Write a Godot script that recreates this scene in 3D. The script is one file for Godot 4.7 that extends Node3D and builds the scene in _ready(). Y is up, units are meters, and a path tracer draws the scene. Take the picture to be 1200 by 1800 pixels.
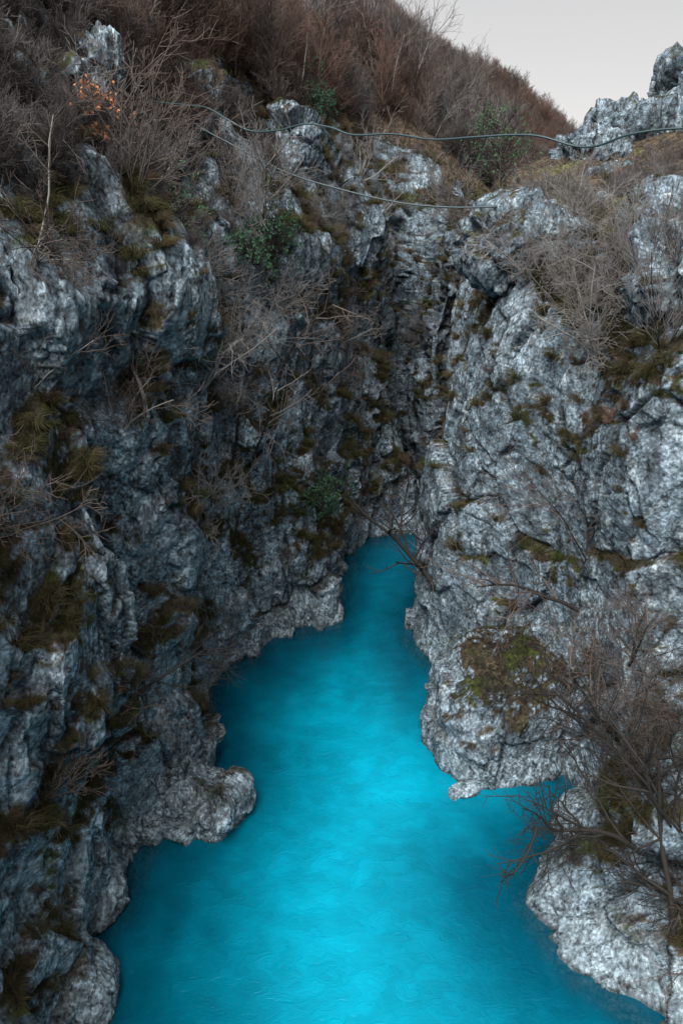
extends Node3D
# A turquoise river in a narrow limestone gorge, seen from a bridge 25 m above the water. Metres, y up, downstream is -z.

var rng := RandomNumberGenerator.new()
var perm := PackedInt32Array()
var jit := PackedVector3Array()
var tilt := PackedVector3Array()
var offs := PackedFloat32Array()
var n_big := FastNoiseLite.new()
var n_mid := FastNoiseLite.new()
var n_fine := FastNoiseLite.new()
var n_warp := FastNoiseLite.new()
var n_stain := FastNoiseLite.new()
var n_moss := FastNoiseLite.new()
var mat := {}
var taken := {}
var left_grid := {}
var right_grid := {}
var left_edge := PackedVector3Array()
var right_edge := PackedVector3Array()
var eye := Vector3(0, 25, 0)
var aim := Basis(Vector3.RIGHT, deg_to_rad(-25.0))


func _ready() -> void:
	# ---- camera, sky, light, exposure
	var cam := Camera3D.new()
	cam.name = "camera"
	cam.position = eye
	cam.basis = aim
	cam.fov = 65.0
	cam.near = 0.1
	cam.far = 2000.0
	add_child(cam)
	var env := Environment.new()
	var sky_mat := ProceduralSkyMaterial.new()
	sky_mat.sky_top_color = Color(0.362, 0.367, 0.376)
	sky_mat.sky_horizon_color = Color(0.465, 0.462, 0.46)
	sky_mat.sky_curve = 0.12
	sky_mat.ground_horizon_color = Color(0.45, 0.45, 0.46)
	sky_mat.ground_bottom_color = Color(0.2, 0.2, 0.2)
	sky_mat.sun_angle_max = 1.0
	var sky := Sky.new()
	sky.sky_material = sky_mat
	env.background_mode = Environment.BG_SKY
	env.sky = sky
	env.tonemap_mode = Environment.TONE_MAPPER_LINEAR
	env.tonemap_exposure = 4.7
	env.sdfgi_enabled = true
	env.ssao_enabled = true
	env.ssil_enabled = true
	var world := WorldEnvironment.new()
	world.name = "world_environment"
	world.environment = env
	add_child(world)
	var sun := DirectionalLight3D.new()
	sun.name = "sun"
	sun.light_energy = 0.5
	sun.light_angular_distance = 40.0
	sun.light_color = Color(1.0, 0.99, 0.98)
	sun.shadow_enabled = true
	sun.basis = Basis.looking_at(Vector3(0.25, -0.79, -0.48), Vector3.FORWARD)
	add_child(sun)

	set_up_noise()
	make_materials()
	make_cliffs()
	make_hills()
	make_river()
	make_rocks()
	make_plants()
	make_cables()


# ------------------------------------------------------------------ helpers

func set_up_noise() -> void:
	rng.seed = 7
	perm.resize(256)
	for i in 256:
		perm[i] = i
	for i in range(255, 0, -1):
		var k := rng.randi_range(0, i)
		var t := perm[i]
		perm[i] = perm[k]
		perm[k] = t
	for i in 256:
		jit.append(Vector3(rng.randf_range(0.12, 0.88), rng.randf_range(0.12, 0.88), rng.randf_range(0.12, 0.88)))
		tilt.append(Vector3(rng.randf_range(-1, 1), rng.randf_range(-1, 1), rng.randf_range(-1, 1)))
		offs.append(rng.randf_range(-1, 1))
	for a in [[n_big, 11, 0.13, 3], [n_mid, 12, 0.5, 3], [n_fine, 13, 2.2, 3], [n_warp, 14, 0.45, 2], [n_stain, 15, 0.5, 4], [n_moss, 16, 0.33, 4]]:
		var n: FastNoiseLite = a[0]
		n.noise_type = FastNoiseLite.TYPE_SIMPLEX_SMOOTH
		n.seed = a[1]
		n.frequency = a[2]
		n.fractal_type = FastNoiseLite.FRACTAL_FBM
		n.fractal_octaves = a[3]


func numbered(called: String) -> String:
	var n: int = taken.get(called, -1) + 1
	taken[called] = n
	return called if n == 0 else "%s_%03d" % [called, n]


func tag(o: Node3D, label: String, category: String = "", group: String = "", kind: String = "") -> Node3D:
	if label:
		o.set_meta("label", label)
	if category:
		o.set_meta("category", category)
	if group:
		o.set_meta("group", group)
	if kind:
		o.set_meta("kind", kind)
	return o


func mesh_node(called: String, mesh: Mesh, m: Material, parent: Node = self) -> MeshInstance3D:
	var o := MeshInstance3D.new()
	o.name = numbered(called) if parent == self else called
	o.mesh = mesh
	if m:
		o.material_override = m
	parent.add_child(o, true)
	return o


func thing(called: String, label: String, category: String, at: Vector3, group: String = "") -> Node3D:
	var o := Node3D.new()
	o.name = numbered(called)
	o.position = at
	add_child(o)
	tag(o, label, category, group)
	return o


# Nearest of the jittered cells round p: (height of that cell's tilted face, closeness to its edge, the cell's own number)
func facet(p: Vector3) -> Vector3:
	var bx := floori(p.x - 0.5)
	var by := floori(p.y - 0.5)
	var bz := floori(p.z - 0.5)
	var d1 := 99.0
	var d2 := 99.0
	var best := 0
	var off := Vector3.ZERO
	for k in 8:
		var x: int = bx + (k & 1)
		var y: int = by + ((k >> 1) & 1)
		var z: int = bz + (k >> 2)
		var h: int = perm[(perm[(perm[x & 255] + y) & 255] + z) & 255]
		var q: Vector3 = p - Vector3(x, y, z) - jit[h]
		var d: float = q.length_squared()
		if d < d1:
			d2 = d1
			d1 = d
			best = h
			off = q
		elif d < d2:
			d2 = d
	return Vector3(offs[best] * 0.5 + tilt[best].dot(off), sqrt(d2) - sqrt(d1), offs[(best + 77) & 255])


# How far rock stands out at p (metres), the tone of its face, the nearness of a joint. skew: shape of the blocks.
func rock_at(p: Vector3, size: Vector3, bed: float, strength: float) -> Vector3:
	var w := Vector3(n_warp.get_noise_3dv(p), n_warp.get_noise_3dv(p + Vector3(71, 0, 0)), n_warp.get_noise_3dv(p + Vector3(0, 0, 133)))
	var q := p
	q.y += bed * (q.x * 0.55 + q.z * 0.4)
	var a := facet((q + w * 0.3) / (size * 2.7))
	var b := facet((q + w * 0.3) / size + Vector3(31, 7, 3))
	var c := facet((q + w * 0.12) / (size * 0.36) + Vector3(5, 91, 17))
	var big := n_big.get_noise_3d(p.x * 0.8, p.y * 0.25, p.z * 0.8)
	var open := clampf(0.5 + 1.6 * w.y, 0.0, 1.0)
	var d := big * 0.6 + a.x * 0.85 + b.x * 0.26 + c.x * 0.1 + n_fine.get_noise_3dv(p) * 0.05 - 0.1
	d -= open * (0.4 * maxf(0.0, 1.0 - a.y / 0.05) + 0.14 * maxf(0.0, 1.0 - b.y / 0.06))
	var joint := open * maxf(maxf(1.0 - a.y / 0.035, 1.0 - b.y / 0.045), 0.0)
	if bed > 0.0:  # upright cracks and overhanging ledges of the left wall
		var crack := maxf(0.0, 1.0 - absf(n_warp.get_noise_3d(p.x * 0.6, p.y * 0.07, p.z * 0.6)) / 0.035)
		d -= 0.45 * crack * crack
		joint = maxf(joint, crack * crack * 0.8)
		var step := fposmod(p.y + n_big.get_noise_3d(p.x * 1.2, 0.0, p.z * 1.2) * 5.0, 4.2) / 4.2
		d += (minf(step, (1.0 - step) * 7.0) - 0.4) * 0.55
	if bed < 0.0:
		strength *= 1.0 + 0.9 * smoothstep(-26.0, -21.0, p.z)
	return Vector3(d * strength, b.z * 0.6 + c.z * 0.4, joint)


func cr(a: Vector3, b: Vector3, c: Vector3, d: Vector3, t: float) -> Vector3:
	return 0.5 * ((2.0 * b) + (c - a) * t + (2.0 * a - 5.0 * b + 4.0 * c - d) * t * t + (3.0 * b - a - 3.0 * c + d) * t * t * t)


func unit(v: Vector3) -> Vector3:
	return v.normalized() if v.length_squared() > 1e-12 else Vector3.UP


func mixc(a: Color, b: Color, t: float) -> Color:
	return a.lerp(b, clampf(t, 0.0, 1.0))


# Own colour of limestone, moss and soil at a point: weathering, lichen, algae streaks, moss and turf on ledges.
func rock_color(p: Vector3, n: Vector3, r: Vector3, green: float) -> Color:
	var tone := 0.5 + 0.5 * n_mid.get_noise_3d(p.x * 0.5, p.y * 0.3, p.z * 0.5) * 0.9 + r.y * 0.2
	var c := mixc(Color(0.135, 0.2, 0.255), Color(0.5, 0.625, 0.715), tone)
	var streak := n_stain.get_noise_3d(p.x * 1.6, p.y * 0.32, p.z * 1.6)
	c = mixc(c, Color(0.055, 0.065, 0.075), smoothstep(0.1, 0.5, streak) * 0.65)
	var pale := n_stain.get_noise_3d(p.x * 2.3 + 50.0, p.y * 1.9, p.z * 2.3)
	c = mixc(c, Color(0.72, 0.85, 0.92), smoothstep(0.2, 0.45, pale) * 0.55)
	c = mixc(c, Color(0.02, 0.024, 0.026), r.z * 0.9)
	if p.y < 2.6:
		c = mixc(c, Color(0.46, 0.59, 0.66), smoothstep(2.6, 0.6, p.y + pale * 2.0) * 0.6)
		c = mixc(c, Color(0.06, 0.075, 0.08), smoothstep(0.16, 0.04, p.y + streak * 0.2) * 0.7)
	var m := n_moss.get_noise_3d(p.x, p.y * 0.8, p.z)
	var ledge := n.y * 1.1 + m * 1.5 + green + pale * 0.5 + n_fine.get_noise_3dv(p) * 0.35
	var soil := mixc(Color(0.035, 0.03, 0.02), Color(0.095, 0.075, 0.045), 0.5 + pale)
	soil = mixc(soil, Color(0.055, 0.07, 0.015), smoothstep(0.1, 0.5, streak + m * 0.5))
	if p.y > 9.0 and green > 0.0:
		var bright := n_stain.get_noise_3d(p.x * 0.5 - 40.0, p.y * 0.5, p.z * 0.5)
		c = mixc(c, Color(0.2, 0.24, 0.03), smoothstep(0.17, 0.34, bright + n_mid.get_noise_3dv(p * 2.0) * 0.2) * 0.9)
	c = mixc(c, soil, smoothstep(0.5, 0.72, ledge) * smoothstep(0.6, 2.6, p.y))
	return c


# A grid of points (nu along, nv up) turned into rock: pushed out along its normals, coloured and committed as one mesh.
func rock_surface(pts: PackedVector3Array, nu: int, nv: int, size: Vector3, bed: float, strength: float, green: float) -> Dictionary:
	var out := PackedVector3Array()
	out.resize(nu * nv)
	var info := PackedVector3Array()
	info.resize(nu * nv)
	var rows := []
	rows.resize(nu)
	var work := func(i: int) -> void:
		var line := PackedVector3Array()
		var note := PackedVector3Array()
		var i0 := maxi(i - 3, 0)
		var i1 := mini(i + 3, nu - 1)
		for j in nv:
			var j0 := maxi(j - 3, 0)
			var j1 := mini(j + 3, nv - 1)
			var n := unit((pts[i1 * nv + j] - pts[i0 * nv + j]).cross(pts[i * nv + j1] - pts[i * nv + j0]))
			var p := pts[i * nv + j]
			var r := rock_at(p, size, bed, strength)
			var low := clampf(0.55 + p.y * 0.16, 0.35, 1.0)
			line.append(p + n * r.x * low)
			note.append(r)
		rows[i] = [line, note]
	var job := WorkerThreadPool.add_group_task(work, nu)
	WorkerThreadPool.wait_for_group_task_completion(job)
	for i in nu:
		for j in nv:
			out[i * nv + j] = rows[i][0][j]
			info[i * nv + j] = rows[i][1][j]
	var nor := PackedVector3Array()
	nor.resize(nu * nv)
	var col := PackedColorArray()
	col.resize(nu * nv)
	var parts := []
	parts.resize(nu)
	var paint := func(i: int) -> void:
		var ln := PackedVector3Array()
		var lc := PackedColorArray()
		var i0 := maxi(i - 1, 0)
		var i1 := mini(i + 1, nu - 1)
		for j in nv:
			var j0 := maxi(j - 1, 0)
			var j1 := mini(j + 1, nv - 1)
			var n := unit((out[i1 * nv + j] - out[i0 * nv + j]).cross(out[i * nv + j1] - out[i * nv + j0]))
			ln.append(n)
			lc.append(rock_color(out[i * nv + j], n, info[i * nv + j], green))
		parts[i] = [ln, lc]
	job = WorkerThreadPool.add_group_task(paint, nu)
	WorkerThreadPool.wait_for_group_task_completion(job)
	for i in nu:
		for j in nv:
			nor[i * nv + j] = parts[i][0][j]
			col[i * nv + j] = parts[i][1][j]
	return {"p": out, "n": nor, "c": col, "nu": nu, "nv": nv, "mesh": grid_mesh(out, nor, col, nu, nv)}


# Triangles of a grid whose normals are d/du x d/dv (front faces clockwise).
func grid_mesh(p: PackedVector3Array, n: PackedVector3Array, c: PackedColorArray, nu: int, nv: int) -> ArrayMesh:
	var idx := PackedInt32Array()
	idx.resize((nu - 1) * (nv - 1) * 6)
	var k := 0
	for i in nu - 1:
		for j in nv - 1:
			var a := i * nv + j
			idx[k] = a
			idx[k + 1] = a + nv + 1
			idx[k + 2] = a + nv
			idx[k + 3] = a
			idx[k + 4] = a + 1
			idx[k + 5] = a + nv + 1
			k += 6
	var arr := []
	arr.resize(Mesh.ARRAY_MAX)
	arr[Mesh.ARRAY_VERTEX] = p
	arr[Mesh.ARRAY_NORMAL] = n
	if c.size():
		arr[Mesh.ARRAY_COLOR] = c
	arr[Mesh.ARRAY_INDEX] = idx
	var m := ArrayMesh.new()
	m.add_surface_from_arrays(Mesh.PRIMITIVE_TRIANGLES, arr)
	return m


# ------------------------------------------------------------------ materials

func noise_image(kind: int, s: int, freq: float, oct: int, side: int, ridged: bool = false) -> PackedByteArray:
	var n := FastNoiseLite.new()
	n.noise_type = kind
	n.seed = s
	n.frequency = freq
	n.fractal_octaves = oct
	n.fractal_type = FastNoiseLite.FRACTAL_RIDGED if ridged else FastNoiseLite.FRACTAL_FBM
	if kind == FastNoiseLite.TYPE_CELLULAR:
		n.fractal_type = FastNoiseLite.FRACTAL_NONE
		n.cellular_return_type = FastNoiseLite.RETURN_CELL_VALUE
		n.domain_warp_enabled = true
		n.domain_warp_amplitude = 14.0
		n.domain_warp_frequency = 0.02
	var im := n.get_seamless_image(side, side)
	im.convert(Image.FORMAT_L8)
	return im.get_data()


func grey_texture(data: PackedByteArray, side: int) -> ImageTexture:
	return ImageTexture.create_from_image(Image.create_from_data(side, side, false, Image.FORMAT_L8, data))


func make_materials() -> void:
	var s := 1024
	var a := noise_image(FastNoiseLite.TYPE_SIMPLEX_SMOOTH, 3, 0.006, 6, s)
	var b := noise_image(FastNoiseLite.TYPE_SIMPLEX_SMOOTH, 4, 0.018, 6, s)
	var c := noise_image(FastNoiseLite.TYPE_SIMPLEX_SMOOTH, 5, 0.005, 3, s, true)
	var e := noise_image(FastNoiseLite.TYPE_CELLULAR, 6, 0.022, 1, s)
	var f := noise_image(FastNoiseLite.TYPE_CELLULAR, 8, 0.055, 1, s)
	var tone := PackedByteArray()
	tone.resize(s * s)
	var height := PackedByteArray()
	height.resize(s * s)
	for i in s * s:
		var va := a[i] / 255.0
		var vb := b[i] / 255.0
		var vc := c[i] / 255.0
		var crack := smoothstep(0.9, 0.98, vc)
		var t := 0.68 + (va - 0.5) * 0.45 + (vb - 0.5) * 0.3
		t += 0.2 * smoothstep(0.58, 0.66, vb * 0.7 + va * 0.3)
		t *= 1.0 - 0.4 * smoothstep(0.62, 0.68, 1.0 - vb * 0.75 - va * 0.25)
		t *= 1.0 - 0.7 * crack
		tone[i] = int(clampf(t, 0.06, 1.0) * 255.0)
		height[i] = int(clampf(0.25 + va * 0.35 + vb * 0.15 + e[i] / 255.0 * 0.3 + f[i] / 255.0 * 0.12 - 0.3 * crack, 0.0, 1.0) * 255.0)
	var soft := PackedByteArray()
	soft.resize(s * s)
	for i in s * s:
		soft[i] = int(clampf(0.86 + (a[i] / 255.0 - 0.5) * 0.7, 0.0, 1.0) * 255.0)
	var tone_tex := grey_texture(tone, s)
	var height_tex := grey_texture(height, s)
	var rock := StandardMaterial3D.new()
	rock.resource_name = "limestone"
	rock.vertex_color_use_as_albedo = true
	rock.albedo_texture = tone_tex
	rock.roughness = 0.85
	rock.metallic_specular = 0.3
	rock.uv1_triplanar = true
	rock.uv1_world_triplanar = true
	rock.uv1_scale = Vector3(0.37, 0.29, 0.37)
	rock.uv1_triplanar_sharpness = 4.0
	rock.heightmap_enabled = true
	rock.heightmap_texture = height_tex
	rock.heightmap_scale = 8.0
	rock.detail_enabled = true
	rock.detail_albedo = grey_texture(soft, s)
	rock.detail_blend_mode = BaseMaterial3D.BLEND_MODE_MUL
	rock.detail_uv_layer = BaseMaterial3D.DETAIL_UV_2
	rock.uv2_triplanar = true
	rock.uv2_world_triplanar = true
	rock.uv2_scale = Vector3(0.11, 0.06, 0.11)
	rock.albedo_color = Color(1, 1, 1)
	mat.rock = rock
	var earth: StandardMaterial3D = rock.duplicate()
	earth.resource_name = "leaf_litter"
	earth.roughness = 1.0
	mat.earth = earth
	# water: milky turquoise
	var side := 1024
	var w1 := noise_image(FastNoiseLite.TYPE_SIMPLEX_SMOOTH, 21, 0.008, 4, side)
	var w2 := noise_image(FastNoiseLite.TYPE_SIMPLEX_SMOOTH, 22, 0.03, 3, side)
	var w3 := noise_image(FastNoiseLite.TYPE_SIMPLEX_SMOOTH, 23, 0.006, 5, side, true)
	var wh := PackedByteArray()
	wh.resize(side * side)
	var wt := PackedByteArray()
	wt.resize(side * side)
	for y in side:
		for x in side:
			var i := y * side + x
			var bend := int((w1[i] / 255.0 - 0.5) * 160.0)
			var k := ((y + bend) & (side - 1)) * side + ((x + bend * 2) & (side - 1))
			var swirl := w3[k] / 255.0
			wh[i] = int(clampf(0.5 + (w1[k] / 255.0 - 0.5) * 0.5 + (w2[k] / 255.0 - 0.5) * 0.3 + (swirl - 0.5) * 0.25, 0.0, 1.0) * 255.0)
			wt[i] = int(clampf(0.93 + (w1[i] / 255.0 - 0.5) * 0.12 + (swirl - 0.6) * 0.06, 0.0, 1.0) * 255.0)
	var water := StandardMaterial3D.new()
	water.resource_name = "milky_turquoise_water"
	water.vertex_color_use_as_albedo = true
	water.transparency = BaseMaterial3D.TRANSPARENCY_ALPHA
	water.roughness = 0.22
	water.albedo_texture = grey_texture(wt, side)
	water.metallic_specular = 0.28
	water.uv1_scale = Vector3(1, 1, 1)
	water.heightmap_enabled = true
	water.heightmap_texture = grey_texture(wh, side)
	water.heightmap_scale = 3.0
	mat.water = water
	for d in [["bark", Color(0.075, 0.065, 0.06)], ["bark_dark", Color(0.022, 0.02, 0.018)], ["bark_pale", Color(0.2, 0.19, 0.175)], ["twig", Color(0.075, 0.06, 0.053)], ["twig_red", Color(0.095, 0.06, 0.046)], ["twig_grey", Color(0.13, 0.122, 0.12)], ["twig_pale", Color(0.14, 0.133, 0.125)],
			["leaf_rust", Color(0.3, 0.12, 0.055)], ["leaf_green", Color(0.025, 0.06, 0.032)], ["leaf_bright", Color(0.045, 0.11, 0.05)], ["cable", Color(0.014, 0.034, 0.04)]]:
		var m := StandardMaterial3D.new()
		m.resource_name = d[0]
		m.albedo_color = (d[1] as Color).linear_to_srgb()
		m.roughness = 0.9
		m.metallic_specular = 0.25
		mat[d[0]] = m
	var vc2 := StandardMaterial3D.new()
	vc2.resource_name = "plant_tint"
	vc2.vertex_color_use_as_albedo = true
	vc2.roughness = 0.95
	vc2.metallic_specular = 0.2
	mat.tint = vc2
	mat.cable.roughness = 0.45
	mat.cable.metallic_specular = 0.5
	for k in ["leaf_rust", "leaf_green", "leaf_bright"]:
		mat[k].backlight_enabled = true
		mat[k].backlight = Color(0.3, 0.3, 0.3)


# ------------------------------------------------------------------ cliffs

const STEPS := [-3.0, 0.0, 3.0, 6.0, 10.0, 14.0, 18.0, 22.0, 26.0]

# Each upright of the gorge wall: x and z at the water, height of its top, then how far it leans out over the river at each of the steps.
func left_uprights() -> Array:
	return [
		[-9.5, 14.0, 26.0, 1.0, 0.0, 0.0, 0.0, 0.0, -0.5, -1.0, -2.0, -5.0],
		[-9.0, 4.0, 26.0, 1.0, 0.0, 0.0, 0.0, 0.0, -0.5, -1.0, -2.0, -5.0],
		[-8.4, -6.0, 26.0, 1.0, 0.0, 0.0, 0.0, 0.0, -0.5, -1.0, -2.5, -5.0],
		[-7.9, -13.0, 26.0, 1.0, 0.0, -0.2, -0.8, -1.0, -0.8, -1.5, -3.0, -5.5],
		[-7.6, -15.9, 26.0, 1.0, 0.0, -0.3, -0.9, -0.9, -0.8, -1.8, -3.0, -5.5],
		[-8.7, -18.4, 26.0, 1.0, 0.0, 0.3, 0.4, 0.9, 0.7, -1.2, -2.5, -5.0],
		[-7.8, -19.9, 26.0, 0.8, 0.0, -0.2, 0.0, 1.1, 1.0, -0.9, -1.6, -4.5],
		[-7.8, -21.4, 26.0, 0.8, 0.0, -0.3, -0.1, 1.3, 1.4, 0.0, -0.2, -3.8],
		[-7.7, -22.4, 26.0, 0.6, 0.0, -0.8, -1.5, -1.6, -1.3, -0.6, 0.4, -3.0],
		[-7.0, -24.0, 26.0, 1.0, 0.0, -0.6, -1.1, -1.3, -1.2, -0.4, 0.3, -3.0],
		[-6.1, -26.0, 26.0, 0.8, 0.0, -0.2, -0.3, 0.0, 0.2, 0.8, 0.5, -2.6],
		[-5.9, -27.6, 26.0, 0.8, 0.0, -0.2, -0.3, 0.0, 0.3, 1.1, 0.5, -2.6],
		[-6.6, -29.2, 26.0, 0.8, 0.0, -0.4, -1.0, -1.6, -1.8, -1.4, -0.6, -3.0],
		[-6.6, -32.0, 26.0, 0.8, 0.0, -0.2, -0.8, -1.5, -1.9, -1.6, -0.8, -3.2],
		[-5.9, -34.2, 26.0, 0.8, 0.0, -0.2, -0.5, -0.9, -1.2, -1.0, -1.2, -3.4],
		[-4.7, -35.2, 26.0, 0.8, 0.0, -0.3, -0.8, -1.4, -1.8, -1.6, -2.0, -4.0],
		[-4.0, -37.3, 26.0, 0.8, 0.0, -0.4, -0.9, -1.6, -2.2, -2.2, -2.6, -4.4],
		[-2.2, -37.8, 25.5, 0.8, 0.0, -0.4, -1.1, -2.0, -2.8, -3.2, -3.6, -5.0],
		[-0.4, -38.6, 25.0, 0.8, 0.0, -0.5, -1.4, -2.6, -3.4, -3.8, -4.2, -5.4],
		[0.2, -40.4, 25.0, 0.8, 0.0, -0.4, -1.0, -2.0, -2.6, -3.0, -3.6, -5.2],
		[0.1, -42.6, 25.0, 0.8, 0.0, -0.6, -1.4, -2.0, -2.4, -2.4, -2.4, -4.8],
		[0.7, -45.2, 24.5, 0.8, 0.0, -0.3, -0.5, -0.8, -1.0, -1.2, -2.0, -4.0],
		[1.1, -48.2, 24.0, 0.8, 0.0, -0.2, -0.5, -0.9, -1.0, -1.0, -1.6, -3.4],
		[3.2, -49.8, 24.0, 0.8, 0.0, -0.2, -0.5, -1.7, -2.6, -2.4, -2.4, -3.4],
		[5.6, -50.8, 24.0, 0.8, 0.0, -0.6, -1.6, -3.2, -4.2, -3.6, -3.0, -3.6],
		[3.5, -55.0, 24.0, 0.5, 0.0, -0.3, -0.5, -0.6, -0.8, -1.2, -1.8, -2.8],
		[3.8, -61.0, 24.0, 0.5, 0.0, 0.0, 0.0, 0.0, 0.0, -0.5, -1.0, -2.0],
		[5.6, -61.5, 23.0, 0.5, 0.0, 0.0, 0.0, 0.0, 0.2, 0.5, 0.8, 0.8],
		[6.4, -56.8, 23.0, 0.5, 0.0, -0.1, -0.2, -0.1, 0.2, 1.0, 2.0, 2.4],
		[8.2, -58.5, 22.0, 0.5, 0.0, 0.0, 0.0, 0.0, 0.2, 0.6, 1.0, 1.0],
		[10.5, -62.0, 22.0, 0.5, 0.0, 0.0, 0.0, 0.0, 0.0, 0.0, -0.5, -1.5],
		[14.0, -66.0, 21.0, 0.5, 0.0, 0.0, 0.0, 0.0, 0.0, 0.0, 0.0, 0.0],
		[24.0, -66.0, 20.0, 0.5, 0.0, 0.0, 0.0, 0.0, 0.0, 0.0, 0.0, 0.0],
		[40.0, -60.0, 20.0, 0.5, 0.0, 0.0, 0.0, 0.0, 0.0, 0.0, 0.0, 0.0],
	]


func right_uprights() -> Array:
	return [
		[40.0, -50.0, 20.0, 0.0, 0.0, 0.0, 0.0, 0.0, 0.0, 0.0, 0.0, 0.0],
		[20.0, -54.0, 21.0, 0.0, 0.0, 0.0, 0.0, 0.0, 0.0, 0.0, 0.0, 0.0],
		[11.0, -52.0, 22.0, 0.0, 0.0, 0.0, 0.0, 0.3, 0.5, 0.8, 1.5, 3.0],
		[6.4, -50.0, 23.0, -0.6, 0.0, 0.0, 0.1, 0.4, 0.7, 1.0, 2.2, 4.0],
		[6.2, -46.2, 23.5, -0.6, 0.0, 0.1, 0.2, 0.5, 0.8, 1.2, 2.6, 4.5],
		[4.8, -41.8, 24.0, -0.8, 0.0, 0.2, 0.4, 1.0, 1.6, 2.6, 4.8, 8.0],
		[3.7, -39.3, 24.0, -0.8, 0.0, 0.2, 0.5, 1.0, 1.6, 2.5, 4.6, 8.0],
		[3.7, -36.9, 24.0, -0.8, 0.0, 0.3, 0.6, 1.0, 1.5, 2.4, 4.4, 8.0],
		[4.6, -34.9, 23.5, -0.8, 0.0, 0.3, 0.4, 0.7, 1.0, 1.8, 3.6, 8.0],
		[5.9, -32.8, 23.0, -0.8, 0.0, 0.5, 0.9, 0.8, 0.6, 1.1, 2.8, 8.0],
		[7.6, -30.6, 22.5, -0.8, 0.0, 0.5, 0.9, 0.7, 0.5, 0.8, 2.2, 8.0],
		[8.8, -28.4, 22.0, -0.8, 0.0, 0.5, 0.9, 0.7, 0.4, 0.7, 2.0, 8.0],
		[9.7, -25.7, 22.0, -0.8, 0.0, 0.5, 0.7, 0.7, 0.5, 0.8, 1.8, 8.0],
		[9.3, -23.8, 22.0, -1.0, 0.0, 1.2, 2.2, 2.6, 2.4, 2.6, 3.6, 6.0],
		[7.9, -22.2, 22.0, -1.0, 0.0, 2.2, 4.0, 5.2, 5.4, 5.6, 6.4, 8.0],
		[6.6, -20.4, 22.0, -1.0, 0.0, 2.6, 5.0, 7.2, 8.0, 8.6, 9.4, 11.0],
		[7.2, -18.6, 22.0, -1.0, 0.0, 2.2, 4.4, 7.0, 8.4, 9.2, 10.0, 12.0],
		[7.8, -17.4, 22.0, -1.0, 0.0, 2.2, 4.2, 6.8, 8.4, 9.4, 10.4, 12.0],
		[9.4, -16.0, 22.0, -1.0, 0.0, 2.2, 4.0, 6.4, 8.0, 9.2, 10.4, 12.0],
		[11.0, -13.0, 22.0, -1.0, 0.0, 2.2, 4.0, 6.4, 8.0, 9.0, 10.0, 12.0],
		[11.5, -6.0, 22.0, -1.0, 0.0, 2.0, 4.0, 6.0, 7.5, 8.5, 9.5, 11.0],
		[12.0, 4.0, 22.0, -1.0, 0.0, 2.0, 4.0, 6.0, 7.5, 8.5, 9.5, 11.0],
		[12.0, 14.0, 22.0, -1.0, 0.0, 2.0, 4.0, 6.0, 7.5, 8.5, 9.5, 11.0],
	]


func upright_points(u: Array, left: bool) -> PackedVector3Array:
	var pts := PackedVector3Array()
	var top: float = u[2]
	for k in STEPS.size():
		var h: float = STEPS[k]
		if h > 6.0:
			h = 6.0 + (h - 6.0) * (top - 6.0) / 20.0
		var p := Vector3(u[0] + u[3 + k], h, u[1])
		if left and u[1] < -56.5 and k >= 7:
			p.z -= 1.0 if k == 7 else 6.0
		if k == 8:
			if left and u[1] > -56.5:
				p.x -= 4.0
			p.y = left_hill(p.x, p.z) if left else right_hill(p.x, p.z)
		pts.append(p)
	return pts


# Points of a wall between its uprights, evenly spaced by `cell` metres along and up.
func wall_grid(uprights: Array, cell: float, left: bool) -> Dictionary:
	var cols := []
	for u in uprights:
		cols.append(upright_points(u, left))
	var nc := cols.size()
	var nr := STEPS.size()
	var along := PackedFloat32Array([0.0])
	var fine := 12
	for i in range(nc - 1):
		for k in fine:
			var p := Vector3.ZERO
			var q := Vector3.ZERO
			for e in 2:
				var t: float = float(k + e) / fine
				var v := cr(cols[maxi(i - 1, 0)][2], cols[i][2], cols[i + 1][2], cols[mini(i + 2, nc - 1)][2], t)
				if e == 0:
					p = v
				else:
					q = v
			var far := 1.0 if p.z < -13.0 and p.z > -52.0 else 0.3
			if p.z < -17.0 and p.z > -30.0:
				far = 1.25
			along.append(along[along.size() - 1] + p.distance_to(q) * far)
	var nu := int(along[along.size() - 1] / cell)
	var nv := int(31.0 / cell)
	var pts := PackedVector3Array()
	pts.resize(nu * nv)
	var at := 0
	for i in nu:
		var want := along[along.size() - 1] * i / (nu - 1.0)
		while at < along.size() - 2 and along[at + 1] < want:
			at += 1
		var f := (at + (want - along[at]) / maxf(along[at + 1] - along[at], 1e-6)) / fine
		var c := clampi(int(f), 0, nc - 2)
		var t := f - c
		var line := PackedVector3Array()
		for k in nr:
			line.append(cr(cols[maxi(c - 1, 0)][k], cols[c][k], cols[c + 1][k], cols[mini(c + 2, nc - 1)][k], t))
		for j in nv:
			var h := -3.0 + 29.0 * j / (nv - 1.0)
			var r := 0
			while r < nr - 2 and STEPS[r + 1] < h:
				r += 1
			var g: float = (h - STEPS[r]) / (STEPS[r + 1] - STEPS[r])
			pts[i * nv + j] = cr(line[maxi(r - 1, 0)], line[r], line[r + 1], line[mini(r + 2, nr - 1)], g)
	return {"p": pts, "nu": nu, "nv": nv}


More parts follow.
